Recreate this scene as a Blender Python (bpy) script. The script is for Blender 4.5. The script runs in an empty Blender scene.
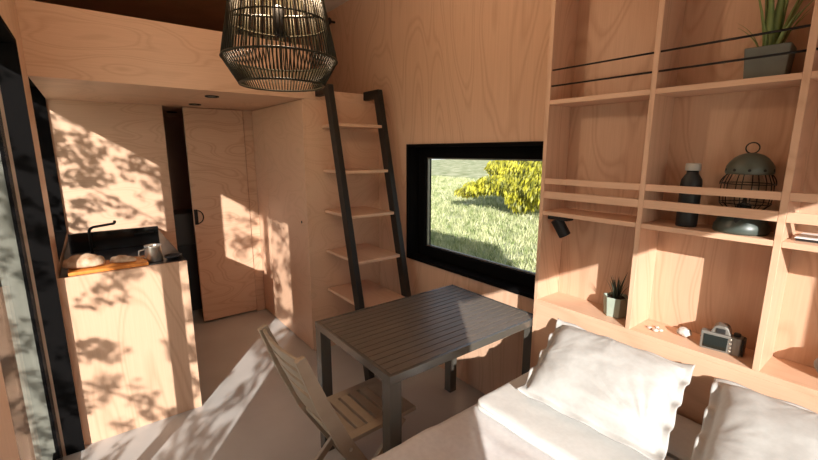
import bpy, bmesh, math, random
from mathutils import Vector, Matrix, noise
PI = math.pi
scene = bpy.context.scene
COL = scene.collection
rnd = random.Random(7)

# ------------------------------------------------------------------ helpers
class MB:
    """collects shapes; build() links them as one mesh object"""
    def __init__(s):
        s.bm = bmesh.new()
    def box(s, a, b, M=None):
        x0, y0, z0 = a; x1, y1, z1 = b
        vs = [s.bm.verts.new(c) for c in ((x0,y0,z0),(x1,y0,z0),(x1,y1,z0),(x0,y1,z0),(x0,y0,z1),(x1,y0,z1),(x1,y1,z1),(x0,y1,z1))]
        for f in ((3,2,1,0),(4,5,6,7),(0,1,5,4),(1,2,6,5),(2,3,7,6),(3,0,4,7)):
            s.bm.faces.new([vs[i] for i in f])
        if M is not None:
            for v in vs: v.co = M @ v.co
        return s
    def bar(s, p, q, w, d, up=(0,0,1)):
        """rectangular bar from p to q, w across, d along 'up'"""
        p = Vector(p); q = Vector(q); t = (q-p).normalized(); u = Vector(up)
        sx = t.cross(u).normalized(); uu = sx.cross(t).normalized()
        vs = []
        for c in (p, q):
            for a, b in ((-1,-1),(1,-1),(1,1),(-1,1)):
                vs.append(s.bm.verts.new(c + sx*a*w/2 + uu*b*d/2))
        for f in ((3,2,1,0),(4,5,6,7),(0,1,5,4),(1,2,6,5),(2,3,7,6),(3,0,4,7)):
            s.bm.faces.new([vs[i] for i in f])
        return s
    def tube(s, pts, r, n=8, closed=False, taper=None):
        pts = [Vector(p) for p in pts]; rings = []
        m = len(pts)
        prev = None
        for i, p in enumerate(pts):
            if closed: t = (pts[(i+1) % m]-pts[i-1]).normalized()
            else: t = (pts[min(i+1, m-1)]-pts[max(i-1, 0)]).normalized()
            if prev is None:
                a = Vector((0,0,1)) if abs(t.z) < .9 else Vector((1,0,0))
                u = t.cross(a).normalized()
            else:
                u = (prev - t*prev.dot(t)).normalized()
            prev = u
            v = t.cross(u)
            rr = r if taper is None else r*taper[i]
            rings.append([s.bm.verts.new(p + (u*math.cos(2*PI*k/n)+v*math.sin(2*PI*k/n))*rr) for k in range(n)])
        for i in range(m if closed else m-1):
            A = rings[i]; B = rings[(i+1) % m]
            for k in range(n):
                s.bm.faces.new((A[k], A[(k+1) % n], B[(k+1) % n], B[k]))
        if not closed:
            s.bm.faces.new(rings[0][::-1]); s.bm.faces.new(rings[-1])
        return s
    def lathe(s, prof, n=24, c=(0,0,0), M=None):
        c = Vector(c); rings = []; allv = []
        for r, z in prof:
            if r < 1e-6: ring = [s.bm.verts.new(c+Vector((0,0,z)))]
            else: ring = [s.bm.verts.new(c+Vector((r*math.cos(2*PI*k/n), r*math.sin(2*PI*k/n), z))) for k in range(n)]
            rings.append(ring); allv += ring
        for A, B in zip(rings, rings[1:]):
            for k in range(n):
                a = [A[k % len(A)], A[(k+1) % n % len(A)], B[(k+1) % n % len(B)], B[k % len(B)]]
                u = []
                for v in a:
                    if v not in u: u.append(v)
                if len(u) > 2: s.bm.faces.new(u)
        if M is not None:
            for v in allv: v.co = M @ v.co
        return s
    def prism(s, poly, z0, z1, M=None):
        lo = [s.bm.verts.new((x, y, z0)) for x, y in poly]; hi = [s.bm.verts.new((x, y, z1)) for x, y in poly]
        s.bm.faces.new(lo[::-1]); s.bm.faces.new(hi)
        for i in range(len(poly)):
            j = (i+1) % len(poly)
            s.bm.faces.new((lo[i], lo[j], hi[j], hi[i]))
        if M is not None:
            for v in lo+hi: v.co = M @ v.co
        return s
    def grid(s, f, nu, nv, wrap_u=False):
        g = [[s.bm.verts.new(f(i/nu, j/nv)) for j in range(nv+1)] for i in range(nu + (0 if wrap_u else 1))]
        for i in range(nu):
            for j in range(nv):
                A = g[i]; B = g[(i+1) % len(g)]
                s.bm.faces.new((A[j], B[j], B[j+1], A[j+1]))
        return s
    def build(s, name, mat, parent=None, loc=(0,0,0), smooth=False, bevel=0, rot=None, recalc=True):
        if recalc: bmesh.ops.recalc_face_normals(s.bm, faces=s.bm.faces)
        me = bpy.data.meshes.new(name); s.bm.to_mesh(me); s.bm.free()
        me.materials.append(mat)
        if smooth:
            for p in me.polygons: p.use_smooth = True
        o = bpy.data.objects.new(name, me); COL.objects.link(o)
        o.location = loc
        if rot: o.rotation_euler = rot
        if parent: o.parent = parent
        if bevel:
            m = o.modifiers.new('edge', 'BEVEL'); m.width = bevel; m.segments = 2; m.limit_method = 'ANGLE'
        return o

def thing(name, label, cat, loc=(0,0,0), rz=0, group=None):
    o = bpy.data.objects.new(name, None); COL.objects.link(o)
    o.location = loc; o.rotation_euler = (0, 0, rz); o.empty_display_size = .05
    return tag(o, label, cat, group)
def tag(o, label, cat, group=None, kind=None):
    o['label'] = label; o['category'] = cat
    if group: o['group'] = group
    if kind: o['kind'] = kind
    return o
def struct(o):
    o['kind'] = 'structure'; return o
def lab(o, text):
    o['label'] = text; return o

# ------------------------------------------------------------------ materials
def mat(name, col, rough=.5, metal=0, bump=None, spec=.5, sheen=0):
    m = bpy.data.materials.new(name); m.use_nodes = True
    N = m.node_tree.nodes; L = m.node_tree.links
    b = N['Principled BSDF']
    b.inputs['Base Color'].default_value = (*col, 1); b.inputs['Roughness'].default_value = rough
    b.inputs['Metallic'].default_value = metal; b.inputs['Specular IOR Level'].default_value = spec
    if sheen: b.inputs['Sheen Weight'].default_value = sheen
    if bump:
        sc, st = bump
        tc = N.new('ShaderNodeTexCoord'); t = N.new('ShaderNodeTexNoise'); t.inputs['Scale'].default_value = sc; t.inputs['Detail'].default_value = 3
        bp = N.new('ShaderNodeBump'); bp.inputs['Strength'].default_value = st; bp.inputs['Distance'].default_value = .004
        L.new(tc.outputs['Object'], t.inputs['Vector']); L.new(t.outputs['Fac'], bp.inputs['Height']); L.new(bp.outputs['Normal'], b.inputs['Normal'])
    return m
def mottled(name, c1, c2, scale=5, rough=.6, bump=.1, detail=4, stretch=(1,1,1)):
    m = bpy.data.materials.new(name); m.use_nodes = True
    N = m.node_tree.nodes; L = m.node_tree.links; b = N['Principled BSDF']
    tc = N.new('ShaderNodeTexCoord'); mp = N.new('ShaderNodeMapping'); mp.inputs['Scale'].default_value = stretch
    t = N.new('ShaderNodeTexNoise'); t.inputs['Scale'].default_value = scale; t.inputs['Detail'].default_value = detail
    r = N.new('ShaderNodeValToRGB'); r.color_ramp.elements[0].color = (*c1, 1); r.color_ramp.elements[1].color = (*c2, 1)
    r.color_ramp.elements[0].position = .3; r.color_ramp.elements[1].position = .7
    bp = N.new('ShaderNodeBump'); bp.inputs['Strength'].default_value = bump; bp.inputs['Distance'].default_value = .003
    L.new(tc.outputs['Object'], mp.inputs['Vector']); L.new(mp.outputs['Vector'], t.inputs['Vector'])
    L.new(t.outputs['Fac'], r.inputs['Fac']); L.new(r.outputs['Color'], b.inputs['Base Color'])
    L.new(t.outputs['Fac'], bp.inputs['Height']); L.new(bp.outputs['Normal'], b.inputs['Normal'])
    b.inputs['Roughness'].default_value = rough
    return m
PLY = (.665, .434, .298)
def ply(name, stretch, tint=1.0, seed=0.0, bands=9.0, contrast=.2, rough=.42):
    """rotary-cut plywood: contour bands of a stretched noise plus fine fibres"""
    m = bpy.data.materials.new(name); m.use_nodes = True
    N = m.node_tree.nodes; L = m.node_tree.links; b = N['Principled BSDF']
    tc = N.new('ShaderNodeTexCoord')
    mp = N.new('ShaderNodeMapping'); mp.inputs['Scale'].default_value = stretch; mp.inputs['Location'].default_value = (seed, seed*.7, seed*1.3)
    n1 = N.new('ShaderNodeTexNoise'); n1.inputs['Scale'].default_value = 1.0; n1.inputs['Detail'].default_value = 1.5; n1.inputs['Roughness'].default_value = .45
    mul = N.new('ShaderNodeMath'); mul.operation = 'MULTIPLY'; mul.inputs[1].default_value = bands*PI
    sn = N.new('ShaderNodeMath'); sn.operation = 'SINE'
    r1 = N.new('ShaderNodeValToRGB'); e = r1.color_ramp.elements
    e[0].position = 0; e[0].color = (1,1,1,1); e[1].position = 1; e[1].color = (1,1,1,1)
    k = e.new(.62); k.color = (1,1,1,1)
    k = e.new(.9); k.color = (1-contrast*1.0, 1-contrast*1.25, 1-contrast*1.45, 1)
    h = N.new('ShaderNodeMath'); h.operation = 'MULTIPLY_ADD'; h.inputs[1].default_value = .5; h.inputs[2].default_value = .5
    fmp = N.new('ShaderNodeMapping'); fmp.inputs['Scale'].default_value = tuple(v*(60 if v > 1.2 else 7) for v in stretch)
    n2 = N.new('ShaderNodeTexNoise'); n2.inputs['Scale'].default_value = 1.0; n2.inputs['Detail'].default_value = 3
    r2 = N.new('ShaderNodeValToRGB'); r2.color_ramp.elements[0].color = (.88,.86,.84,1); r2.color_ramp.elements[1].color = (1.06,1.06,1.06,1)
    n3 = N.new('ShaderNodeTexNoise'); n3.inputs['Scale'].default_value = 1.3; n3.inputs['Detail'].default_value = 2
    r3 = N.new('ShaderNodeValToRGB'); r3.color_ramp.elements[0].color = (.9,.86,.82,1); r3.color_ramp.elements[1].color = (1.04,1.05,1.06,1)
    def mix(a, bb):
        x = N.new('ShaderNodeMixRGB'); x.blend_type = 'MULTIPLY'; x.inputs['Fac'].default_value = 1
        L.new(a, x.inputs['Color1']); L.new(bb, x.inputs['Color2']); return x.outputs['Color']
    base = N.new('ShaderNodeRGB'); base.outputs[0].default_value = (*[c*tint for c in PLY], 1)
    L.new(tc.outputs['Object'], mp.inputs['Vector']); L.new(mp.outputs['Vector'], n1.inputs['Vector'])
    L.new(n1.outputs['Fac'], mul.inputs[0]); L.new(mul.outputs[0], sn.inputs[0]); L.new(sn.outputs[0], h.inputs[0]); L.new(h.outputs[0], r1.inputs['Fac'])
    L.new(tc.outputs['Object'], fmp.inputs['Vector']); L.new(fmp.outputs['Vector'], n2.inputs['Vector']); L.new(n2.outputs['Fac'], r2.inputs['Fac'])
    L.new(tc.outputs['Object'], n3.inputs['Vector']); L.new(n3.outputs['Fac'], r3.inputs['Fac'])
    c = mix(mix(mix(base.outputs[0], r1.outputs['Color']), r2.outputs['Color']), r3.outputs['Color'])
    L.new(c, b.inputs['Base Color']); b.inputs['Roughness'].default_value = rough
    b.inputs['Specular IOR Level'].default_value = .35
    return m
def glassy(name, tint=(1,1,1)):
    """thin window pane: clear, with Fresnel mirror reflections"""
    m = bpy.data.materials.new(name); m.use_nodes = True
    N = m.node_tree.nodes; L = m.node_tree.links
    N.remove(N['Principled BSDF'])
    t = N.new('ShaderNodeBsdfTransparent'); t.inputs['Color'].default_value = (*tint, 1)
    g = N.new('ShaderNodeBsdfGlossy'); g.inputs['Roughness'].default_value = .01
    f = N.new('ShaderNodeFresnel')
    ge = N.new('ShaderNodeNewGeometry'); io = N.new('ShaderNodeMath'); io.operation = 'MULTIPLY_ADD'   # same ratio on both faces of the pane
    io.inputs[1].default_value = 1/1.5-1.5; io.inputs[2].default_value = 1.5
    L.new(ge.outputs['Backfacing'], io.inputs[0]); L.new(io.outputs[0], f.inputs['IOR'])
    x = N.new('ShaderNodeMixShader')
    co_ = N.new('ShaderNodeMath'); co_.operation = 'MULTIPLY'; co_.inputs[1].default_value = .4   # coated glass
    L.new(f.outputs[0], co_.inputs[0]); L.new(co_.outputs[0], x.inputs[0]); L.new(t.outputs[0], x.inputs[1]); L.new(g.outputs[0], x.inputs[2])
    L.new(x.outputs[0], N['Material Output'].inputs['Surface'])
    return m
def leafy(name, c1, c2, trans=.35):
    m = bpy.data.materials.new(name); m.use_nodes = True
    N = m.node_tree.nodes; L = m.node_tree.links; b = N['Principled BSDF']
    tc = N.new('ShaderNodeTexCoord'); t = N.new('ShaderNodeTexNoise'); t.inputs['Scale'].default_value = 3.0; t.inputs['Detail'].default_value = 4
    r = N.new('ShaderNodeValToRGB'); r.color_ramp.elements[0].color = (*c1, 1); r.color_ramp.elements[1].color = (*c2, 1)
    r.color_ramp.elements[0].position = .35; r.color_ramp.elements[1].position = .65
    L.new(tc.outputs['Object'], t.inputs['Vector']); L.new(t.outputs['Fac'], r.inputs['Fac']); L.new(r.outputs['Color'], b.inputs['Base Color'])
    b.inputs['Roughness'].default_value = .55
    if trans:
        tr = N.new('ShaderNodeBsdfTranslucent'); x = N.new('ShaderNodeMixShader'); x.inputs[0].default_value = trans
        L.new(r.outputs['Color'], tr.inputs['Color']); L.new(b.outputs[0], x.inputs[1]); L.new(tr.outputs[0], x.inputs[2])
        L.new(x.outputs[0], N['Material Output'].inputs['Surface'])
    return m

P_V = ply('plywood_vertical_grain', (2.0, 2.0, .5), 1.0, 3.1, 24, .12)
P_V2 = ply('plywood_shelf_back', (2.6, 2.6, .9), .93, 8.4, 24, .13)
P_H = ply('plywood_horizontal_grain', (.9, .9, 3.4), 1.0, 5.2, 26, .10)
P_D = ply('plywood_door', (1.1, 1.1, 3.0), .95, 11.7, 24, .14)
P_C = ply('plywood_closet', (1.4, 1.4, 3.0), 1.0, 1.7, 20, .07)
P_S = ply('plywood_boards', (1.0, 3.0, 3.0), 1.03, 2.2, 5, .08)
P_CEIL = ply('plywood_ceiling', (.7, 2.5, 2.5), 1.0, 6.1, 6, .08)
LOFTSHADE = mottled('loft_shade_brown', (.36,.20,.10), (.44,.25,.13), 6, .6, .1)  # shade of the loft ceiling put into a brown colour
CLAD = mottled('weathered_cladding', (.17,.165,.13), (.25,.245,.20), 3, .7, .1, 4, (1,6,.4))
BATH = mottled('dark_brown_wall', (.42,.25,.19), (.50,.30,.23), 4, .6, .05)
FLOOR = mottled('screed_floor', (.41,.385,.36), (.50,.475,.445), 2.2, .38, .03, 5)
BLACK = mat('black_metal', (.012,.011,.011), .5, spec=.25)
BLACKF = mat('black_window_frame', (.005,.0045,.0045), .7, spec=.03)
GLASS = glassy('window_glass')
TABLE = mottled('dark_table_boards', (.105,.084,.064), (.15,.12,.092), 30, .36, .25, 3, (6,.6,1))
TABLEF = mat('dark_table_frame', (.085,.077,.064), .24, spec=.9)
CHAIR = mottled('taupe_painted_wood', (.36,.28,.20), (.44,.35,.255), 9, .42, .05)
STEELG = mat('grey_steel', (.23,.22,.2), .4, .6)
LADDER = mat('ladder_black_brown', (.017,.014,.011), .5, spec=.3)
WHITE = mottled('white_cotton', (.44,.43,.405), (.48,.47,.445), 60, .9, .15)
WHITE2 = mottled('white_duvet_cotton', (.58,.565,.535), (.62,.605,.575), 60, .9, .15)
GREYCLOTH = mottled('pale_grey_sheet', (.60,.57,.555), (.66,.63,.61), 50, .9, .15)
MATTRESS = mat('mattress_ticking', (.5,.48,.45), .9)
CORD = mat('dark_olive_cord', (.026,.021,.010), .5, spec=.25)
OLIVE = mat('olive_enamel', (.075,.085,.065), .42)
OLIVEL = mat('dark_green_enamel', (.055,.07,.06), .38)
WIRE = mat('dark_wire', (.02,.018,.015), .35, .6)
LGLASS = glassy('lantern_glass', (.9,.93,.92))
SAGE = mottled('sage_concrete', (.28,.33,.27), (.34,.39,.32), 20, .8, .1)
POTG = mottled('grey_concrete_pot', (.12,.13,.115), (.15,.16,.14), 16, .75, .1)
SOIL = mat('soil', (.03,.022,.016), .95, 0, (80, .6))
ALOE = leafy('aloe_leaf', (.13,.20,.06), (.26,.35,.12), 0)
SUCC = leafy('dark_succulent_leaf', (.03,.045,.03), (.07,.075,.045), 0)
BOTTLE = mat('matt_black_bottle', (.014,.014,.014), .5)
CAPW = mat('pale_grey_cap', (.42,.40,.36), .55)
SILVER = mat('silver_camera_body', (.22,.205,.18), .4, .4)
CAMBLK = mat('camera_black_rubber', (.015,.014,.013), .5)
LCD = mat('camera_screen', (.006,.010,.008), .08)
SHELL = mottled('white_shell', (.50,.47,.43), (.60,.57,.53), 40, .5, .3)
PEB = mottled('speckled_pebble', (.35,.26,.20), (.70,.66,.60), 70, .6, .2)
STONEG = mottled('grey_stone', (.15,.15,.15), (.22,.215,.2), 25, .7, .2)
BOARD = mottled('orange_wood_board', (.62,.20,.03), (.72,.27,.05), 8, .45, .05, 3, (1,6,1))
CRUST = mottled('bread_crust', (.26,.12,.05), (.58,.44,.31), 26, .85, .6)
STEEL = mat('brushed_steel', (.62,.57,.5), .28, .9)
BLKGLASS = mat('black_gloss_panel', (.006,.006,.006), .12)
DISH = mat('black_dish', (.012,.012,.014), .35)
BGREY = mat('bathroom_grey_laminate', (.055,.05,.05), .5)
BOOKW = mat('white_cover', (.75,.74,.72), .5)

CEILW = mottled('pale_whitewashed_ceiling', (.70,.63,.55), (.76,.70,.62), 2, .6, .03, 3, (.5,3,1))
# ------------------------------------------------------------------ the room
YW = 1.955       # window wall, inside face
YL = -.20        # glazed wall, inside face
XE = .62         # end wall, inside face
XB = -5.6        # loft end
ZC = 2.92        # ceiling
XF = -2.96       # loft front
XP = -4.15       # partition to the bathroom
struct(MB().box((XB-.2, -.45, -.2), (XE+.1, YW+.2, 0)).build('floor', FLOOR))
# ceiling with an unseen rooflight, added over the bed to brighten the upper room
q0, q1, r0, r1 = -.40, .52, 1.10, 1.76
b = MB()
b.box((XB-.2, -.6, ZC), (q0, YW+.2, ZC+.14)); b.box((q1, -.6, ZC), (XE+.1, YW+.2, ZC+.14))
b.box((q0, -.6, ZC), (q1, r0, ZC+.14)); b.box((q0, r1, ZC), (q1, YW+.2, ZC+.14))
struct(b.build('ceiling', CEILW))
def flat_ring(z0, z1, t):
    b = MB(); b.box((q0, r0, z0), (q0+t, r1, z1)); b.box((q1-t, r0, z0), (q1, r1, z1)); b.box((q0+t, r0, z0), (q1-t, r0+t, z1)); b.box((q0+t, r1-t, z0), (q1-t, r1, z1)); return b
added_win4 = struct(flat_ring(ZC+.10, ZC+.16, .03).build('added_rooflight', BLACKF))
MB().box((q0+.028, r0+.028, ZC+.125), (q1-.028, r1-.028, ZC+.131)).build('window_glass', GLASS, added_win4)  # pane of the added rooflight
# window wall with its opening
wx0, wx1, wz0, wz1 = -2.55, -1.235, .785, 1.68
b = MB()
b.box((XB, YW, 0), (wx0, YW+.2, ZC)); b.box((wx1, YW, 0), (XE+.1, YW+.2, ZC))
b.box((wx0, YW, 0), (wx1, YW+.2, wz0)); b.box((wx0, YW, wz1), (wx1, YW+.2, ZC))
struct(b.build('wall_back', P_V))
# window 1: black lining, deep sash, pane
w = MB()
def ring(b, x0, x1, z0, z1, y0, y1, t):
    b.box((x0, y0, z0), (x0+t, y1, z1)); b.box((x1-t, y0, z0), (x1, y1, z1))
    b.box((x0+t, y0, z0), (x1-t, y1, z0+t)); b.box((x0+t, y0, z1-t), (x1-t, y1, z1))
    return b
ring(w, wx0, wx1, wz0, wz1, YW-.014, YW+.2, .022)
win = struct(w.build('window_1', BLACKF, bevel=.002))
ring(MB(), wx0+.022, wx1-.022, wz0+.022, wz1-.022, YW+.09, YW+.16, .078).build('window_frame', BLACKF, win, bevel=.004)
ring(MB(), wx0+.10, wx1-.10, wz0+.10, wz1-.10, YW+.115, YW+.135, .010).build('window_seal', STEELG, win)
MB().box((wx0+.108, YW+.122, wz0+.108), (wx1-.108, YW+.128, wz1-.108)).build('window_glass', GLASS, win)
# glazed wall (left)
dx0, dx1, dz1 = -2.69, -1.175, 2.13
kx0, kx1, kz0, kz1 = -4.145, -2.985, 1.0, 2.10
b = MB()
b.box((XB, -.45, 0), (kx0, YL, ZC)); b.box((kx1, -.45, 0), (dx0, YL, ZC)); b.box((dx1, -.45, 0), (XE, YL, ZC))
b.box((kx0, -.45, 0), (kx1, YL, kz0)); b.box((kx0, -.45, kz1), (kx1, YL, ZC)); b.box((dx0, -.45, dz1), (dx1, YL, ZC))
struct(b.build('wall_left', P_V))
# glazed doors: black lining inside the panes, slim meeting stiles, pale reveal boards outside
d = MB()
d.box((dx0, -.281, 0), (dx0+.008, YL-.001, dz1)); d.box((dx0+.008, -.281, dz1-.02), (dx1-.008, YL-.001, dz1)); d.box((dx1-.008, -.281, 0), (dx1, YL-.001, dz1))
door = struct(d.build('door_1', BLACKF, bevel=.001))
xm = -1.937
for (a, c) in ((dx0+.001, xm-.0005), (xm+.0005, dx1-.001)):
    f = MB(); l = .018 if a < xm-.1 else .037; r = .037 if a < xm-.1 else .018
    yb_ = -.335
    for (p0, p1, z0_, z1_, yy) in ((a, a+l, .005, dz1-.002, yb_ if l > .03 else -.32), (c-r, c, .005, dz1-.002, yb_ if r > .03 else -.32), (a+l, c-r, .005, .05, -.33), (a+l, c-r, dz1-.03, dz1-.002, -.33)):
        f.box((p0, yy, z0_), (p1, -.2945, z1_))
    s = f.build('door_sash', BLACKF, door, bevel=.002)
    MB().box((a, -.294, .005), (c, -.288, dz1-.002)).build('door_glass', GLASS, s)
q = MB(); q.box((dx0, -.45, 0), (dx0+.006, -.3205, dz1)); q.box((dx1-.006, -.45, 0), (dx1, -.3205, dz1)); struct(q.build('trim_5', CLAD))
# kitchen window
w = ring(MB(), kx0, kx1, kz0, kz1, -.42, YL-.002, .012)
win2 = struct(w.build('window_2', BLACKF))
ring(MB(), kx0+.012, kx1-.012, kz0+.012, kz1-.012, -.40, -.36, .02).build('window_frame', BLACKF, win2, bevel=.003)
MB().box((kx0+.03, -.383, kz0+.03), (kx1-.03, -.377, kz1-.03)).build('window_glass', GLASS, win2)
# end wall by the bed with a wide glazed opening
ey0, ey1, ez0, ez1 = YL, 1.29, .55, 1.945
b = MB()
b.box((XE, ey1, 0), (XE+.1, YW+.2, ZC)); b.box((XE, YL, ez1), (XE+.1, ey1, ZC)); b.box((XE, YL, 0), (XE+.1, ey1, ez0))
struct(b.build('wall_right', P_V))
win3 = MB()
win3.box((XE+.001, ey0, ez0), (XE+.035, ey0+.012, ez1)); win3.box((XE+.001, ey1-.012, ez0), (XE+.035, ey1, ez1))
win3.box((XE+.001, ey0+.012, ez0), (XE+.035, ey1-.012, ez0+.03)); win3.box((XE+.001, ey0+.012, ez1-.012), (XE+.035, ey1-.012, ez1))
win3 = struct(win3.build('window_3', BLACKF))
MB().box((XE+.015, ey0+.01, ez0+.028), (XE+.021, ey1-.01, ez1-.01)).build('window_glass', GLASS, win3)
# far walls
struct(MB().box((XB-.2, -.45, 0), (XB, YW+.2, ZC)).build('wall_far', BATH))
b = MB(); b.box((XP-.05, YL, 0), (XP, .545, 2.01)); b.box((XP-.05, 1.205, 0), (XP-.021, YW, 2.01))
struct(b.build('wall_partition', P_H))
struct(MB().box((XP-.02, 1.205, 0), (XP+.012, 1.288, 2.01)).build('trim_1', P_D))
# bathroom lining (dark)
b = MB(); b.box((-5.45, YL, 0), (-5.40, YW, 2.01)); b.box((-5.40, 1.30, 0), (XP-.051, 1.34, 2.01))
struct(b.build('wall_bathroom', BATH))
# loft deck, bulkhead, brown panel that paints the shade on the loft ceiling
b = MB(); b.box((XB, YL, 2.01), (XF, YW, 2.08))
struct(b.build('ceiling_kitchen', P_H))
struct(MB().box((XF-.03, YL, 2.08), (XF, 1.375, 2.378)).build('trim_2', P_H))
MBB = MB(); MBB.box((XF-.0005, YL, 2.0101), (XF+.004, 1.375, 2.378))
struct(MBB.build('trim_3', P_H))
struct(MB().box((XB, YL, ZC-.05), (XF-.12, 1.36, ZC)).build('loft_shade_panel', LOFTSHADE))
# sliding bathroom door
sd = MB().box((XP-.012, .700, .02), (XP+.022, 1.200, 2.005)).build('door_2', P_D, bevel=.002)
struct(sd)
h = MB().box((XP+.022, .705, .965), (XP+.030, .735, 1.105)).build('handle_plate', BLACK, sd, bevel=.002)
MB().tube([(XP+.031, .732+.052*math.cos(t)*.9, 1.035+.058*math.sin(t)) for t in [(-PI/2+PI*i/16) for i in range(17)]], .0045, 6).build('handle_ring', BLACK, h, smooth=True)

# ------------------------------------------------------------------ recessed spots
def spot(x, y, label):
    t = thing('recessed_spotlight', label, 'ceiling light', (x, y, 2.01), 0, 'recessed spots under the loft')
    MB().lathe([(.030,-.001),(.046,-.001),(.047,-.006),(.043,-.009),(.031,-.006),(.030,-.001)], 28).build('trim_ring', BLACK, t, smooth=True)
    MB().lathe([(0,-.002),(.0295,-.002),(.0295,-.004),(0,-.004)], 24).build('lens', CAPW, t)
spot(-3.231, .739, 'round recessed spot with black ring, nearest the pendant under the loft')
spot(-3.85, .745, 'round recessed spot with black ring, closest to the sliding door')
spot(-4.72, .70, 'round recessed spot seen through the gap beside the sliding door')

# ------------------------------------------------------------------ closet
t = thing('closet', 'tall plywood closet under the loft behind the ladder', 'closet', (XF, 1.29, 0))
cl = XF-XP
MB().box((-cl+.002, .018, .0), (0, YW-1.29-.001, 2.009)).build('body', P_C, t)
MB().box((-.88, .0, .012), (-.001, .0178, 2.004)).build('door', P_C, t, bevel=.0015)
dd = t.children[-1]
MB().lathe([(0,0),(.011,0),(.011,.002),(0,.002)], 16, M=Matrix.Translation((-.11,-.0015,1.073)) @ Matrix.Rotation(PI/2, 4, 'X')).build('finger_hole', BLACK, dd)
MB().box((-cl+.002, .0, .012), (-.884, .0178, 2.004)).build('filler_panel', P_C, t, bevel=.0015)

# ------------------------------------------------------------------ ladder
t = thing('ladder', 'black-railed loft ladder with five plywood treads', 'ladder', (-2.35, 1.63, 0))
def rx(z): return -2.685 + (1.82-z)*.232
LO = Vector((-2.35, 1.63, 0))
for ya, yb in ((1.395, 1.437), (1.815, 1.857)):
    m = MB()
    zt = 2.095
    poly = [(XF+.003, zt-.065), (XF+.003, zt), (rx(zt)+.005, zt), (rx(0)+.012, 0), (rx(0)-.066, 0), (rx(zt-.065)-.068, zt-.065)]
    M = Matrix(((1,0,0,-LO.x),(0,0,1,-LO.y),(0,1,0,0),(0,0,0,1)))
    m.prism(poly, ya, yb, M)
    m.build('rail', LADDER, t, bevel=.003)
for z in (1.825, 1.490, 1.172, .848, .523, .200):
    m = MB(); m.box((XF+.003, 1.4375, z-.022), (rx(z)-.004, 1.8145, z)); 
    for v in m.bm.verts: v.co -= LO
    m.build('tread', P_S, t, bevel=.002)

# ------------------------------------------------------------------ shelf wall with headboard
SF = 1.755
t = thing('shelf_unit', 'plywood shelf wall with square bays and headboard above the bed', 'shelf', (-1.207, SF, 0))
SO = Vector((-1.207, SF, 0))
def sb(name, a, b_, m=P_S, bevel=.0015, parent=None):
    q = MB().box(Vector(a)-SO, Vector(b_)-SO)
    return q.build(name, m, parent or t, bevel=bevel)
divs = [-1.207, -.743, -.308, .130, .580]
for i, x in enumerate(divs):
    sb('side_panel' if i in (0, 4) else 'divider', (x, SF, 0 if i in (0, 4) else .875), (x+.020, YW-.0125, ZC-.002), P_V)
sb('back_panel', (-1.187, YW-.012, .86), (.58, YW-.001, ZC-.002), P_V2, 0)
sb('headboard', (-1.187, SF, 0.0), (.58, SF+.02, .853), P_S)
sb('ledge', (-1.187, SF, .853), (.58, YW-.0125, .875), P_S)
for i in range(4):
    xa, xb = divs[i]+.0202, divs[i+1]-.0002
    for z in (1.317, 1.843, 2.42):
        sb('shelf', (xa, SF+.001, z), (xb, YW-.0125, z+.020))
    for za, zb in ((1.470, 1.497), (1.400, 1.434)):
        sb('rail', (xa, SF+.001, za), (xb, SF+.013, zb))
    for z in (1.998, 1.927):
        MB().tube([Vector((xa, SF+.010, z))-SO, Vector((xb, SF+.010, z))-SO], .0038, 8).build('rod', BLACK, t, smooth=True)

# reading lamp under the shelf of the first bay
t = thing('reading_light', 'small black reading lamp mounted under the shelf beside the window', 'lamp', (-1.118, 1.80, 1.317))
MB().box((-.05, -.028, -.020), (.055, .028, -.0005)).build('mount', BLACK, t, bevel=.002)
MB().tube([(.0,0,-.012), (.0,0,-.03)], .008, 10).build('swivel', BLACK, t)
q = Vector((.42,.25,-.86)).normalized()
MB().tube([Vector((-.018,0,-.022)), Vector((-.018,0,-.022))+q*.090], .029, 20).build('lamp_head', BLACK, t, bevel=.002)

# ------------------------------------------------------------------ table
tx0, tx1, ty0, ty1, tz = -1.900, -1.215, .842, 1.835, .75
t = thing('table', 'dark brown slatted table under the window', 'table', ((tx0+tx1)/2, (ty0+ty1)/2, 0))
TO = Vector(((tx0+tx1)/2, (ty0+ty1)/2, 0))
W, D = (tx1-tx0)/2, (ty1-ty0)/2
m = MB(); n = 15; gap = .004; sw = (2*W-.036)/n
for i in range(n):
    a = -W+.018+i*sw
    m.box((a+gap/2, -D+.018, tz-.018), (a+sw-gap/2, D-.018, tz-.001))
m.box((-W+.02, -D+.02, tz-.03), (W-.02, D-.02, tz-.0185))
m.build('tabletop', TABLE, t, bevel=.0012)
m = MB()
m.box((-W, -D, tz-.038), (-W+.018, D, tz)); m.box((W-.018, -D, tz-.038), (W, D, tz))
m.box((-W+.018, -D, tz-.038), (W-.018, -D+.018, tz)); m.box((-W+.018, D-.018, tz-.038), (W-.018, D, tz))
m.build('frame', TABLEF, t, bevel=.0015)
for sx in (-1, 1):
    for sy in (-1, 1):
        xa = -W if sx < 0 else W-.059; ya = -D if sy < 0 else D-.059
        e = .0005
        MB().box((xa+e, ya+e, 0), (xa+.059-e, ya+.059-e, tz-.0385)).build('leg', TABLEF, t, bevel=.002)

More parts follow.
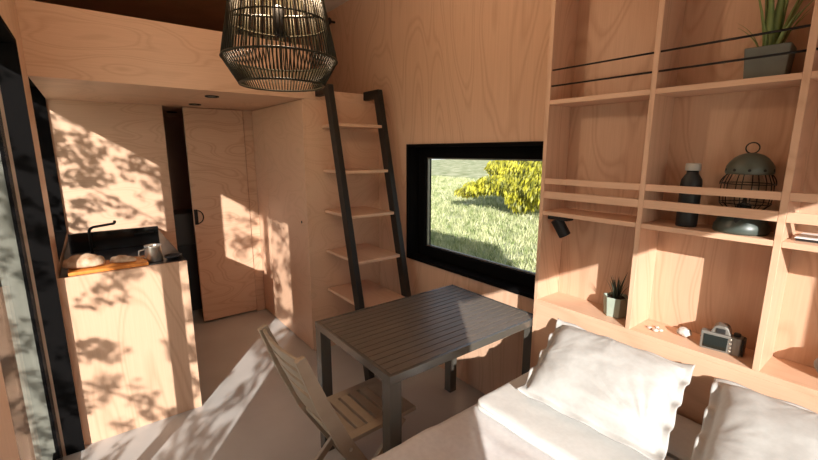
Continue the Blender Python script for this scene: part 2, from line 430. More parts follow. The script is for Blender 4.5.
# ------------------------------------------------------------------ folding chair
t = thing('folding_chair', 'taupe slatted folding chair pulled up to the dark table', 'chair', (-1.522, .86, 0), math.radians(2))
hw = .168
def stile(s):
    m = MB()
    x0 = s*(hw+.003); 
    p = [(-.345, .885), (-.262, .66), (-.175, .46), (-.03, .20), (.075, .0)]
    # flat board following a slightly bent line, wide in the fore-aft direction
    L_, R_ = [], []
    for i, (y, z) in enumerate(p):
        a = Vector(p[max(i-1, 0)]); c = Vector(p[min(i+1, len(p)-1)]); tt = (c-a).normalized(); nn = Vector((-tt.y, tt.x))
        w_ = (.020, .028, .031, .029, .022)[i]
        L_.append(Vector((y, z))+nn*w_); R_.append(Vector((y, z))-nn*w_)
    R_[-1].y = 0; L_[-1].y = 0
    poly = L_+R_[::-1]
    lo, hi = sorted((x0, x0+s*.024))
    M = Matrix(((0,0,1,0),(1,0,0,0),(0,1,0,0),(0,0,0,1)))
    m.prism([(q.x, q.y) for q in poly], lo, hi, M)
    return m
for s in (-1, 1):
    stile(s).build('back_stile', CHAIR, t, bevel=.003)
    m = MB(); m.bar((s*(hw-.016), .16, .405), (s*(hw-.016), -.27, .005), .02, .036, up=(0,1,1)); o = m.build('leg', STEELG if False else CHAIR, t, bevel=.003)
    pb = MB().tube([(s*(hw+.028), -.150, .42), (s*(hw+.031), -.150, .42)], .008, 12).build('bolt', STEEL, t)
def back_slat(zc, yc, hgt, th=.014):
    m = MB(); lean = Matrix.Rotation(math.radians(20), 4, 'X'); NN = 12
    def pt(u, v, side):
        x = (u*2-1)*(hw+.004); bow = -.016*(1-(x/hw)**2)
        p = lean @ Vector((0, side*th/2, (v-.5)*hgt))
        return Vector((x, yc+bow+p.y, zc+p.z))
    vs = [[m.bm.verts.new(pt(i/NN, v, s_)) for (v, s_) in ((0,-1),(1,-1),(1,1),(0,1))] for i in range(NN+1)]
    for i in range(NN):
        for k in range(4):
            m.bm.faces.new((vs[i][k], vs[i][(k+1) % 4], vs[i+1][(k+1) % 4], vs[i+1][k]))
    m.bm.faces.new(vs[0]); m.bm.faces.new(vs[-1][::-1])
    return m
for zc, yc, hh in ((.850, -.334, .055), (.782, -.309, .045), (.716, -.284, .045), (.605, -.240, .11)):
    back_slat(zc, yc, hh).build('back_slat', CHAIR, t, bevel=.003)
# seat: slats running side to side in a rim
m = MB()
y0, y1 = -.175, .228; zt = .44
m.box((-hw, y0, zt-.02), (-hw+.045, y1, zt)); m.box((hw-.045, y0, zt-.02), (hw, y1, zt))
m.box((-hw+.045, y0, zt-.02), (hw-.045, y0+.045, zt)); m.box((-hw+.045, y1-.085, zt-.02), (hw-.045, y1, zt))
ns = 5; span = (y1-.085)-(y0+.045)
sw = span/ns
for i in range(ns):
    a = y0+.045+i*sw
    m.box((-hw+.045, a+.007, zt-.02), (hw-.045, a+sw-.007, zt))
m.build('seat', CHAIR, t, bevel=.002)
MB().bar((-hw+.03, -.24, .033), (hw-.03, -.24, .033), .018, .022).build('stretcher', CHAIR, t, bevel=.002)

# ------------------------------------------------------------------ bed
bx0, bx1, by0, by1 = -1.118, .575, -.15, 1.750
t = thing('bed', 'wide double bed built against the shelf wall headboard', 'bed', (-.27, .8, 0))
BO = Vector((-.27, .8, 0))
MB().box(Vector((bx0+.03, by0+.03, 0))-BO, Vector((bx1, by1, .22))-BO).build('bed_base', P_S, t, bevel=.003)
MB().box(Vector((bx0+.012, by0+.012, .2205))-BO, Vector((bx1, by1, .535))-BO).build('mattress', MATTRESS, t, bevel=.03)
def fold(p, s, seed): return noise.noise(Vector((p.x*s, p.y*s, p.z*s+seed)))
def sheet():
    m = MB(); R = .045; drop = .36
    Lx = bx1-bx0; Ly = by1-by0
    def curve(u):      # u<0 hangs down; returns (inset, dz)
        if u >= R*PI/2: return (u-R*PI/2+R, 0)
        if u >= 0:
            a = u/R; return (R-R*math.cos(PI/2-a) if False else R*(1-math.cos(a)), -R*(1-math.sin(a)))
        return (0, -R+u)
    def f(u, v):
        U = -drop+u*(drop+Lx); V = -drop+v*(drop+Ly)
        ix, dz1_ = curve(U); iy, dz2 = curve(V)
        x = bx0+ix; y = by0+iy
        z = .547+min(dz1_, dz2)
        p = Vector((x, y, z))
        w_ = .020*fold(Vector((x*1.2+y*.9, (y-x)*.25, z*2)), 5, 1.3)+.010*fold(Vector((x*.5-y*2, (y+x)*.5, 0)), 6, 9)
        if min(dz1_, dz2) < -R:
            k = min(1, (-R-min(dz1_, dz2))/.15)
            wav = .012*math.sin(y*23+math.sin(y*7)*2)*k if dz1_ < dz2 else .012*math.sin(x*23)*k
            if dz1_ < dz2: p.x -= abs(w_)+wav*.6+.008*k
            else: p.y -= abs(w_)+wav*.6+.006*k
        else: p.z += abs(w_)*(1 if y < 1.05 else max(0, 1-(y-1.05)/.1)*1.0+.25)*min(1, (u*(drop+Lx)-drop)/.06+.15 if u*(drop+Lx)-drop > 0 else .15)
        return p-BO
    m.grid(f, 110, 120)
    return m
sh = sheet().build('fitted_sheet', GREYCLOTH, t, smooth=True)
lab(sh, 'creased off-white sheet')

# folded duvet
t = None
def duvet():
    m = MB()
    x0, x1, y0, y1 = -1.066, .565, 1.165, 1.742
    zs = .563
    c = Vector(((x0+x1)/2, (y0+y1)/2, zs))
    H = .15; R = .034
    # cross-section outline swept as a rounded block; the -y and -x faces carry the fold line
    def prof(k):   # k 0..1 from bottom edge up the side then to the middle of the top: returns (inset, z)
        seq = [(.012,0),(.003,.010),(0,.028),(.002,.050),(.007,.060),(.0075,.064),(.003,.072),(0,.092),(.003,.116),(.011,.135),(.024,.146),(.045,.151),(.09,.153),(.17,.154),(.30,.155)]
        i = k*(len(seq)-1); a = int(i); fr = i-a
        if a >= len(seq)-1: return seq[-1]
        return tuple(seq[a][j]*(1-fr)+seq[a+1][j]*fr for j in (0, 1))
    per = []
    lx, ly = x1-x0, y1-y0; rc = .04
    def rim(inset):
        pts = []
        X0, X1, Y0, Y1 = x0+inset, x1-inset, y0+inset, y1-inset
        r = max(.004, rc-inset*.3)
        segs = (60, 24, 60, 24)
        for (cx_, cy_, a0, nx, ny, nn) in ((X1-r, Y0+r, -PI/2, X1, Y1, 26), (X1-r, Y1-r, 0, X0, Y1, 64), (X0+r, Y1-r, PI/2, X0, Y0, 26), (X0+r, Y0+r, PI, X1, Y0, 64)):
            arc = [(cx_+r*math.cos(a0+PI/2*i/6), cy_+r*math.sin(a0+PI/2*i/6)) for i in range(7)]
            pts.append((arc, nn))
        out = []
        for i in range(4):
            arc, nn = pts[i]; nxt = pts[(i+1) % 4][0][0]
            out += arc
            a = Vector((*arc[-1], 0)); b_ = Vector((*nxt, 0))
            for j in range(1, nn): out.append(tuple((a+(b_-a)*j/nn)[:2]))
        return out
    K = 34; rings = []
    for k in range(K+1):
        ins, z = prof(k/K)
        rr = []
        for (x, y) in rim(ins):
            w_ = .006*fold(Vector((x, y, z*3)), 7, 4)+.003*fold(Vector((x, y*2.5, z*4)), 16, 2)
            p = Vector((x, y, zs+max(z, 0)*.30+(w_*.5 if k > K*.5 else w_*.2 if k > 2 else 0)))
            if k < K*.7: p.x += w_; p.y += w_*.8
            p.y = min(p.y, 1.748); p.x = min(p.x, .572)
            rr.append(m.bm.verts.new(p-c))
        rings.append(rr)
    for A, B in zip(rings, rings[1:]):
        for i in range(len(A)):
            j = (i+1) % len(A); m.bm.faces.new((A[i], A[j], B[j], B[i]))
    m.bm.faces.new(rings[0][::-1]); m.bm.faces.new(rings[-1])
    return m, c
m, c = duvet()
o = m.build('folded_duvet', WHITE2, None, c, smooth=True)
tag(o, 'thin white folded duvet lying across the bed under the pillows', 'duvet')

def pillow(TL, TR, BL, BR, T, seed, label):
    TL, TR, BL, BR = map(Vector, (TL, TR, BL, BR))
    cen = (TL+TR+BL+BR)/4
    Nn = (TR-BL).cross(TL-BR).normalized()
    if Nn.z < 0: Nn = -Nn
    m = MB(); NU, NV = 84, 72
    IN = .885
    def core(a):
        a = abs(a)/IN
        return 0 if a >= 1 else (1-a**2.6)
    def pos(u, v, side):
        a, b_ = u*2-1, v*2-1
        # corners pull in a little on the sides, wavy hem
        pin = .035*(1-abs(b_)**2)*abs(a); pin2 = .03*(1-abs(a)**2)*abs(b_)
        wa = a*(1-pin)+.003*math.sin(v*31+seed)*(abs(a)**8); wb = b_*(1-pin2)+.004*math.sin(u*27+seed*2)*(abs(b_)**8)
        uu, vv = (wa+1)/2, (wb+1)/2
        p = (BL*(1-uu)+BR*uu)*(1-vv)+(TL*(1-uu)+TR*uu)*vv
        h = (core(a)*core(b_))**.40
        edge = 1-h
        q = Vector((a*1.4, b_*1.4, seed))
        # creases: broad dents plus sharp folds fanning out of the lower right and the sides
        dent = .010*noise.noise(q*1.6)
        r1 = Vector((a-.75, b_+.75, 0)); ang = math.atan2(r1.y, r1.x); rad = r1.length
        fan = max(0, 1-rad/1.05)*.019*(abs(noise.noise(Vector((ang*4.2+seed, rad*.9, seed))))*2-.55)*min(1, rad/.4)
        r2 = Vector((a+.9, b_+.2, 0)); ang2 = math.atan2(r2.y, r2.x); rad2 = r2.length
        fan2 = max(0, 1-rad2/.8)*.004*(abs(noise.noise(Vector((ang2*3.4+seed*2, rad2, 3))))*2-.5)
        r3 = Vector((a-.05, b_-1.0, 0)); ang3 = math.atan2(r3.y, r3.x); rad3 = r3.length
        fan3 = max(0, 1-rad3/.75)*.006*(abs(noise.noise(Vector((ang3*4+seed*3, rad3, 5))))*2-.5)
        edgew = .0025*noise.noise(Vector((a*6, b_*6, seed+4)))*(1 if h > .02 else 0)
        hem = .006*math.sin(a*11+seed*3+b_*4)*(abs(b_)**6)+.014*math.sin(b_*13+seed)*(abs(a)**6)
        top = h*T*.62+(dent+fan+fan2+fan3+edgew)*min(1, h*1.6)
        bot = -h*T*.38
        return p+Nn*((top if side > 0 else bot)+hem*edge+side*.0025)-cen
    g = {}
    for s_ in (1, -1):
        for i in range(NU+1):
            for j in range(NV+1): g[s_, i, j] = m.bm.verts.new(pos(i/NU, j/NV, s_))
        for i in range(NU):
            for j in range(NV):
                f = (g[s_,i,j], g[s_,i+1,j], g[s_,i+1,j+1], g[s_,i,j+1])
                m.bm.faces.new(f if s_ > 0 else f[::-1])
    for i in range(NU):
        m.bm.faces.new((g[1,i,0], g[-1,i,0], g[-1,i+1,0], g[1,i+1,0])); m.bm.faces.new((g[1,i+1,NV], g[-1,i+1,NV], g[-1,i,NV], g[1,i,NV]))
    for j in range(NV):
        m.bm.faces.new((g[1,0,j+1], g[-1,0,j+1], g[-1,0,j], g[1,0,j])); m.bm.faces.new((g[1,NU,j], g[-1,NU,j], g[-1,NU,j+1], g[1,NU,j+1]))
    o = m.build('pillow', WHITE, None, cen, smooth=True)
    return tag(o, label, 'pillow', 'white pillows on the bed')
pillow((-1.035,1.715,.825), (-.46,1.715,.825), (-.945,1.30,.645), (-.40,1.315,.655), .14, 1.7, 'white flanged pillow nearest the window and table, fully in view')
pillow((-.40,1.715,.825), (.18,1.715,.825), (-.34,1.24,.645), (.24,1.24,.645), .14, 4.3, 'white flanged pillow below the camera, cut off by the photo edge')

# ------------------------------------------------------------------ pendant lamp
LX, LY = -1.556, .604
t = thing('pendant_lamp', 'large dark corded pendant lamp hanging in front of the loft', 'lamp', (LX, LY, 1.868))
prof = [(.150, .0), (.204, .088), (.148, .37)]
def ringp(r, z, n=56): return [(r*math.cos(2*PI*k/n), r*math.sin(2*PI*k/n), z) for k in range(n)]
for r, z in prof: MB().tube(ringp(r, z), .0042, 6, closed=True).build('ring', CORD, t, smooth=True)
m = MB(); n = 88
for k in range(n):
    a = 2*PI*k/n
    for (r0, z0), (r1, z1) in zip(prof, prof[1:]):
        m.tube([(r0*math.cos(a), r0*math.sin(a), z0), (r1*math.cos(a), r1*math.sin(a), z1)], .0026, 5)
m.build('cord_shade', CORD, t, smooth=True)
m = MB(); zs_ = .215
rs = .204-.056*(zs_-.088)/.282
m.tube(ringp(rs-.004, zs_), .003, 6, closed=True)
m.build('inner_hoop', CORD, t, smooth=True)
for k in range(3):
    a = 2*PI*k/3+.5
    MB().tube([(.012*math.cos(a), .012*math.sin(a), zs_+.02), ((rs-.006)*math.cos(a), (rs-.006)*math.sin(a), zs_)], .0045, 6).build('spoke', CORD, t, smooth=True)
MB().lathe([(0,zs_-.045),(.018,zs_-.045),(.021,zs_-.02),(.021,zs_+.045),(.008,zs_+.06),(0,zs_+.06)], 18).build('socket', BLACK, t, smooth=True)
FILL_BULB = bpy.data.materials.new('fill_bulb_glow'); FILL_BULB.use_nodes = True  # unseen glowing bulb added to the pendant to brighten the upper walls
pb_ = FILL_BULB.node_tree.nodes['Principled BSDF']; pb_.inputs['Base Color'].default_value = (.9,.85,.75,1)
pb_.inputs['Emission Color'].default_value = (1.0,.74,.50,1); pb_.inputs['Emission Strength'].default_value = 340
MB().lathe([(0,.325),(.022,.330),(.038,.348),(.042,.366),(.036,.384),(.020,.400),(.014,.412),(0,.412)], 20).build('added_fill_bulb', FILL_BULB, t, smooth=True)
MB().lathe([(0,.4125),(.016,.4125),(.018,.418),(.018,.455),(.006,.465),(0,.465)], 18).build('lamp_holder', BLACK, t, smooth=True)
MB().tube([(0,0,.460), (0,0,ZC-1.868-.02)], .0035, 6).build('cable', BLACK, t)
MB().lathe([(0,ZC-1.868-.03),(.045,ZC-1.868-.03),(.05,ZC-1.868-.001),(0,ZC-1.868-.001)], 24).build('ceiling_rose', BLACK, t, smooth=True)

# wall hook up in the loft
t = thing('wall_hook', 'small black knob hook high on the wall behind the pendant', 'hook', (-3.66, YW, 2.803))
MB().tube([(0,-.001,0), (0,-.055,0)], .010, 12).build('stem', BLACK, t)
MB().lathe([(0,0),(.028,0),(.032,.010),(.026,.022),(0,.024)], 18, M=Matrix.Translation((0,-.05,0)) @ Matrix.Rotation(PI/2, 4, 'X')).build('knob', BLACK, t, smooth=True)

# ------------------------------------------------------------------ kitchen
kx, KZ = -2.72, .976
t = thing('kitchen_cabinet', 'plywood kitchen base cabinet with sunlit end panel', 'cabinet', (kx, .12, 0))
KO = Vector((kx, .12, 0))
def kb(name, a, b_, m=P_S, parent=None, bevel=.0015): return MB().box(Vector(a)-KO, Vector(b_)-KO).build(name, m, parent or t, bevel=bevel)
kb('end_panel', (kx-.022, -.199, 0), (kx, .400, KZ-.0005), P_V)
kb('body', (XP+.002, -.165, .06), (kx-.0225, .376, KZ-.031), P_V)
kb('plinth', (XP+.002, -.15, 0), (kx-.0225, .34, .0595), BLACK)
for i in range(3):
    xa = kx-.03-(i+1)*.465
    dr = kb('door', (xa+.003, .3765, .065), (xa+.462, .394, KZ-.033), P_V)
    kb('handle', (xa+.12, .3945, KZ-.075), (xa+.34, .402, KZ-.063), BLACK, dr)
ct = kb('worktop', (XP+.002, -.195, KZ-.030), (kx-.0225, .400, KZ), DISH)
lab(ct, 'black worktop')
zt = KZ+.0005
bd = MB().box((-.105, -.175, 0), (.105, .19, .018)).build('cutting_board', BOARD, None, (-2.845, .017, zt), bevel=.004)
tag(bd, 'orange wooden cutting board lying under the bread loaves', 'cutting board')
def loaf(L, R, H, loc, rz, label, seed):
    m = MB()
    def f(u, v):
        a = 2*PI*u; b_ = PI*v
        s = math.sin(b_)**.75
        x = L*math.cos(b_); y = R*s*math.cos(a); z = H*s*math.sin(a)
        if z < 0: z *= .25
        p = Vector((x, y, z+H*.25)); nn = noise.noise(Vector((x*22, y*22, z*22+seed)))*.006
        slash = -.004 if math.sin(x*95+seed) > .72 and z > H*.3 else 0
        return p+Vector((0, 0, nn+slash if z > 0 else 0))
    m.grid(f, 32, 28, wrap_u=True)
    bmesh.ops.remove_doubles(m.bm, verts=m.bm.verts, dist=1e-5)
    o = m.build('bread_loaf', CRUST, None, loc, smooth=True, rot=(0, 0, rz))
    return tag(o, label, 'bread', 'loaves on the cutting board')
loaf(.095, .050, .062, (-2.83, -.085, zt+.0185), math.radians(78), 'larger floury loaf at the end of the cutting board near the glazing', 2)
loaf(.068, .030, .034, (-2.83, .090, zt+.0185), math.radians(66), 'smaller floury loaf between the big loaf and the steel jug', 5)
t = thing('steel_jug', 'small brushed steel jug at the end of the cutting board', 'jug', (-2.85, .245, zt), math.radians(200))
MB().lathe([(0,0),(.046,0),(.048,.006),(.043,.085),(.046,.095),(.043,.094),(.040,.084),(.044,.010),(0,.006)], 28).build('body', STEEL, t, smooth=True)
MB().tube([(.0,.044,.078), (.0,.078,.074), (.0,.082,.045), (.0,.048,.020)], .005, 8).build('handle', STEEL, t, smooth=True)
t = tag(MB().lathe([(0,0),(.030,0),(.046,.012),(.050,.022),(.047,.022),(.041,.013),(.026,.005),(0,.005)], 30).build('dish', DISH, None, (-2.835, .344, zt-.0), smooth=True), 'shallow black dish beside the steel jug at the counter corner', 'dish')
t = thing('splash_panel', 'low glossy black panel standing on the counter behind the tap', 'panel', (-3.36, .09, zt))
MB().box((-.025, -.252, 0), (0, .245, .128)).build('panel', BLKGLASS, t, bevel=.002)
MB().box((.0005, .10, .085), (.004, .215, .094)).build('grip', BLACK, t)
MB().box((-.24, -.252, 0.0), (-.0255, .245, .09)).build('hob_body', BLKGLASS, t, bevel=.002)
t = thing('tap', 'slim black kitchen tap with long angled spout', 'tap', (-3.2, -.05, zt))
MB().lathe([(0,0),(.024,0),(.024,.01),(.013,.014),(0,.014)], 20).build('base', BLACK, t, smooth=True)
pts = [(0,0,.01), (0,0,.155)]+[(0,.03-.03*math.cos(a), .155+.03*math.sin(a)) for a in [PI/2*i/5 for i in range(1, 6)]]+[(0,.130,.196), (0,.134,.199), (0,.136,.215)]
MB().tube(pts, .008, 10).build('spout', BLACK, t, smooth=True)
t = thing('bathroom_cabinet', 'dark grey cabinet seen through the gap beside the sliding door', 'cabinet', (-4.55, .70, 0))
MB().box((-.35, -.10, .0), (0, .40, .70)).build('body', BGREY, t, bevel=.003)
MB().box((-.36, -.105, .7005), (.005, .41, 1.02)).build('basin', mat('dark_basin', (.10,.09,.085), .4), t, bevel=.01)

# ------------------------------------------------------------------ things on the shelves
def reach(az):   # leaves keep clear of the back panel and dividers
    return min(.075/max(.2, abs(math.sin(az))), .105/max(.2, abs(math.cos(az))), .15)
def plant(name, label, cat, loc, potparts, leaves, leafm, rz=0):
    t = thing(name, label, cat, loc, rz); potparts(t)
    m = MB()
    for (az, lean, L, w_, z0, r0) in leaves:
        d_ = Vector((math.cos(az), math.sin(az), 0)); side = Vector((-math.sin(az), math.cos(az), 0)); NN = 8
        prev = None
        for i in range(NN+1):
            s_ = i/NN; out = r0+min(L*lean, reach(az)-r0)*s_**1.5; up = z0+L*s_*(1-.25*lean*s_)
            c_ = d_*out+Vector((0, 0, up)); ww = w_*(1-s_**1.7)+.0006; th = ww*.35
            ring_ = [m.bm.verts.new(c_+side*ww), m.bm.verts.new(c_+d_*th), m.bm.verts.new(c_-side*ww), m.bm.verts.new(c_-d_*th*.4)]
            if prev:
                for k in range(4): m.bm.faces.new((prev[k], prev[(k+1) % 4], ring_[(k+1) % 4], ring_[k]))
            prev = ring_
        m.bm.faces.new(prev)
    m.build('leaves', leafm, t, smooth=True)
    return t
def sqpot(t):
    m = MB(); M = Matrix.Identity(4)
    a, c_, h_ = .053, .060, .104
    vs = lambda r, z: [m.bm.verts.new((x*r, y*r, z)) for x, y in ((-1,-1),(1,-1),(1,1),(-1,1))]
    R = [vs(a, 0), vs(c_, h_), vs(c_-.006, h_), vs(c_-.008, h_-.015)]
    for A, B in zip(R, R[1:]):
        for k in range(4): m.bm.faces.new((A[k], A[(k+1) % 4], B[(k+1) % 4], B[k]))
    m.bm.faces.new(R[0][::-1]); m.bm.faces.new(R[-1])
    m.build('pot', POTG, t, bevel=.003)
    MB().box((-.050,-.050,h_-.0148), (.050,.050,h_-.009)).build('soil', SOIL, t)
al = []
for i in range(12):
    az = i*2.4+.3; k = i/12
    al.append((az, .12+.75*k**1.4+rnd.uniform(-.05,.05), (.24+.06*rnd.random()) if i < 9 else .12, .017-.007*k, .09, .010+.022*k))
al += [(i*1.3+.5, .95+.2*rnd.random(), .12+.09*rnd.random(), .006, .095, .03) for i in range(6)]
plant('potted_aloe', 'spiky green aloe in a square dark grey pot on the upper shelf', 'plant', (-.418, 1.862, 1.8632), sqpot, al, ALOE, math.radians(4))
def hexpot(t):
    m = MB(); prof_ = [(.050,0),(.058,.092),(.052,.092),(.049,.08)]
    m.lathe([(0,0)]+prof_+[(0,.08)], 6, M=Matrix.Rotation(math.radians(12), 4, 'Z'))
    m.build('pot', SAGE, t, bevel=.0015)
    MB().lathe([(0,.0805),(.038,.0805),(.036,.086),(0,.088)], 12).build('soil', SOIL, t)
sl = []
for i in range(13):
    sl.append((i*2.4+1, .08+.5*(i/13)+rnd.uniform(-.05,.05), .075+.05*rnd.random(), .0055, .085, .004+.018*(i/13)))
plant('potted_succulent', 'small dark spiky succulent in a pale green faceted pot on the headboard ledge', 'plant', (-.842, 1.868, .8755), hexpot, sl, SUCC)

t = thing('bottle', 'matt black drinking bottle with pale cap behind the shelf rail', 'bottle', (-.590, 1.835, 1.3375))
MB().lathe([(0,0),(.034,0),(.036,.004),(.036,.165),(.034,.182),(.022,.202),(.020,.206),(.020,.216),(0,.216)], 28).build('body', BOTTLE, t, smooth=True)
MB().lathe([(0,.2162),(.0245,.2162),(.0255,.219),(.0255,.240),(.023,.244),(0,.244)], 24).build('cap', CAPW, t, smooth=True)

t = thing('lantern', 'dark green camping lantern with wire cage behind the shelf rail', 'lantern', (-.422, 1.852, 1.3375), math.radians(20)); t.scale = (1, 1, 1.045)
MB().lathe([(0,0),(.079,0),(.083,.006),(.082,.026),(.076,.034),(.071,.050),(.064,.060),(.056,.072),(.044,.079),(.03,.080),(0,.080)], 32).build('base', OLIVEL, t, smooth=True)
MB().lathe([(0,0),(.013,0),(.013,.014),(0,.014)], 16, M=Matrix.Translation((-.018,-.056,.050)) @ Matrix.Rotation(PI/2, 4, 'X')).build('knob', BLACK, t, smooth=False)
MB().lathe([(.030,.081),(.046,.100),(.055,.128),(.053,.160),(.040,.192),(.036,.200)], 28).build('globe', LGLASS, t, smooth=True)
MB().lathe([(0,.0805),(.024,.0805),(.020,.098),(.007,.104),(.005,.130),(0,.130)], 18).build('burner', WIRE, t, smooth=True)
m = MB()
for k in range(10):
    a = 2*PI*k/10
    m.tube([(r_*math.cos(a), r_*math.sin(a), z_) for r_, z_ in ((.050,.076),(.072,.098),(.076,.130),(.074,.170),(.062,.200))], .0018, 5)
for r_, z_ in ((.074,.102),(.0765,.136),(.075,.168)): m.tube(ringp(r_, z_, 36), .0018, 5, closed=True)
m.build('wire_cage', WIRE, t, smooth=True)
MB().lathe([(0,.200),(.066,.200),(.070,.205),(.068,.226),(.060,.240),(.048,.254),(.034,.264),(.016,.270),(0,.270)], 32).build('cap', OLIVE, t, smooth=True)
cp = t.children[-1]
for k in range(10):
    a = 2*PI*k/10+.2; MB().tube([(.066*math.cos(a), .066*math.sin(a), .214), (.0702*math.cos(a), .0702*math.sin(a), .214)], .005, 8).build('vent_hole', BLACK, cp)
MB().tube([(.019*math.cos(a), 0, .287+.018*math.sin(a)) for a in [2*PI*i/24 for i in range(24)]], .0024, 6, closed=True).build('top_ring', WIRE, t, smooth=True)
MB().tube([(-.079*math.cos(a), -.035*math.sin(a)+.0, .165+.055*math.sin(a)) for a in [PI*i/20 for i in range(21)]], .002, 6).build('bail_handle', WIRE, t, smooth=True)

# camera on the ledge, its back towards the bed
t = thing('photo_camera', 'silver and black camera with its screen facing the bed', 'camera', (-.425, 1.835, .8755), math.radians(9)); t.scale = (1.0, 1.0, 1.0)
m = MB()
m.prism([(-.062,-.018),(.040,-.018),(.046,-.022),(.062,-.020),(.064,.026),(.046,.038),(.036,.020),(-.056,.020),(-.064,.010)], 0, .070)
m.build('body', SILVER, t, bevel=.004)
m = MB(); M = Matrix(((1,0,0,0),(0,0,1,0),(0,1,0,0),(0,0,0,1)))
m.prism([(-.034,.0705),(.030,.0705),(.020,.094),(.010,.102),(-.014,.102),(-.024,.094)], -.016, .036, M)
pp = m.build('viewfinder_hump', SILVER, t, bevel=.003)
MB().box((-.016,-.0215,.074), (.012,-.0162,.092)).build('eyepiece', CAMBLK, pp, bevel=.002)
MB().box((-.052,-.0215,.008), (.022,-.0183,.060)).build('screen', LCD, t, bevel=.001)
for (x_, z_) in ((.030,.058),(.031,.042),(.031,.026),(.031,.012)):
    MB().lathe([(0,0),(.0045,0),(.004,.002),(0,.0025)], 12, M=Matrix.Translation((x_,-.0185,z_)) @ Matrix.Rotation(PI/2, 4, 'X')).build('button', STEEL, t, smooth=True)
MB().prism([(.0645,-.019),(.071,-.014),(.074,.022),(.066,.036),(.0645,.03)], .002, .066).build('grip', CAMBLK, t, bevel=.003)
MB().lathe([(0,.0702),(.011,.0702),(.011,.080),(.009,.082),(0,.082)], 18, c=(.046,.004,0)).build('mode_dial', CAMBLK, t, smooth=True)
MB().lathe([(0,0),(.032,0),(.032,.012),(.029,.016),(.031,.036),(.028,.046),(.024,.046),(.020,.038),(0,.038)], 28, M=Matrix.Translation((-.006,.0202,.038)) @ Matrix.Rotation(-PI/2, 4, 'X')).build('lens', CAMBLK, t, smooth=True)

# shell and little pebbles on the ledge
def stone(name, r, loc, m_, label, cat, seed, group=None, spir=0):
    m = MB()
    bmesh.ops.create_icosphere(m.bm, subdivisions=3, radius=1)
    for v in m.bm.verts:
        k = 1+.18*noise.noise(v.co*1.6+Vector((seed, 0, 0)))+spir*.12*math.sin(8*math.atan2(v.co.y, v.co.x)+6*v.co.z)
        v.co = Vector((v.co.x*r[0]*k, v.co.y*r[1]*k, v.co.z*r[2]*k))
    zmin = min(v.co.z for v in m.bm.verts)
    for v in m.bm.verts: v.co.z -= zmin
    o = m.build(name, m_, None, loc, smooth=True)
    return tag(o, label, cat, group)
stone('seashell', (.025,.019,.019), (-.553, 1.856, .8755), SHELL, 'white seashell on the ledge just left of the silver camera', 'shell', 2.0, None, 1)
labs = ['pebble at the back of the small cluster on the ledge', 'pebble nearest the bed in the small ledge cluster', 'pebble on the succulent side of the small ledge cluster', 'pebble on the camera side of the small ledge cluster']
for (dx_, dy_), l_, r_ in zip(((0,.026),(.008,-.014),(-.020,-.002),(.022,.004)), labs, (.009,.0115,.009,.010)):
    stone('pebble', (r_,r_*.8,r_*.6), (-.655+dx_, 1.832+dy_, .8755), PEB, 'small speckled '+l_, 'pebble', dx_*90, 'pebbles on the ledge')
stone('round_stone', (.050,.048,.052), (-.118, 1.862, .8755), STONEG, 'round grey stone in the lower bay at the photo edge', 'stone', 5.0)
t = thing('book', 'thin white book with dark edge lying on the shelf at the photo edge', 'book', (-.175, 1.872, 1.3375))
MB().box((-.09,-.06,0), (.09,.06,.008)).build('pages', CAMBLK, t)
MB().box((-.093,-.063,.0082), (.093,.063,.0115)).build('cover', BOOKW, t, bevel=.001)

# ------------------------------------------------------------------ outside
GZ = -.80
def hillz(x, y): return GZ + .02*noise.noise(Vector((x*.6, y*.6, 1))) + (max(0, y-9)*.02)
GRASSM = mottled('meadow_ground', (.20,.25,.08), (.68,.66,.42), 1.2, .95, .5, 6)
m = MB()
m.grid(lambda u, v: Vector((-60+u*100, -40+v*140, hillz(-60+u*100, -40+v*140))), 120, 150)
g = m.build('ground', GRASSM, smooth=True); struct(g)
# unseen pale terrace and deck, added to bounce sunlight up into the room
BOUNCE_TERR = mottled('bounce_terrace_boards', (.62,.58,.50), (.74,.70,.62), 3, .8, .1, 4, (1,8,1))
struct(MB().box((XE+.12, -3.5, -.30), (5.5, 3, -.14)).build('added_bounce_terrace', BOUNCE_TERR))
struct(MB().box((-6, -3.5, -.30), (XE+.119, -.46, -.14)).build('added_bounce_deck', mottled('bounce_deck_boards', (.66,.60,.50), (.74,.68,.58), 4, .8, .1, 4, (1,8,1))))
# grass blades on the slope seen through the window
BL = leafy('grass_blade', (.15,.22,.05), (.78,.76,.44), .2)
verts, faces = [], []
for i in range(52000):
    y = 2.6+21*rnd.random()**1.5
    c0 = -.75*y-1.0; sp = .9+.45*y
    x = c0+rnd.uniform(-sp, sp)
    z = hillz(x, y)
    if noise.noise(Vector((x*.9, y*.9, 7))) < -.15 and rnd.random() < .5: continue
    hh = rnd.uniform(.08, .24); a = rnd.random()*6.28; ww = rnd.uniform(.005, .011)*(1+y*.04)
    lean = rnd.uniform(.02, .12); la = rnd.random()*6.28
    k = len(verts)
    verts += [(x-ww*math.cos(a), y-ww*math.sin(a), z-.01), (x+ww*math.cos(a), y+ww*math.sin(a), z-.01),
              (x+lean*.5*math.cos(la)+ww*.6*math.cos(a), y+lean*.5*math.sin(la)+ww*.6*math.sin(a), z+hh*.6), (x+lean*math.cos(la), y+lean*math.sin(la), z+hh)]
    faces += [(k, k+1, k+2), (k, k+2, k+3)]
me = bpy.data.meshes.new('grass'); me.from_pydata(verts, [], faces); me.materials.append(BL)
o = bpy.data.objects.new('grass', me); COL.objects.link(o)
tag(o, 'pale dry grass on the slope outside the window', 'grass', None, 'stuff')

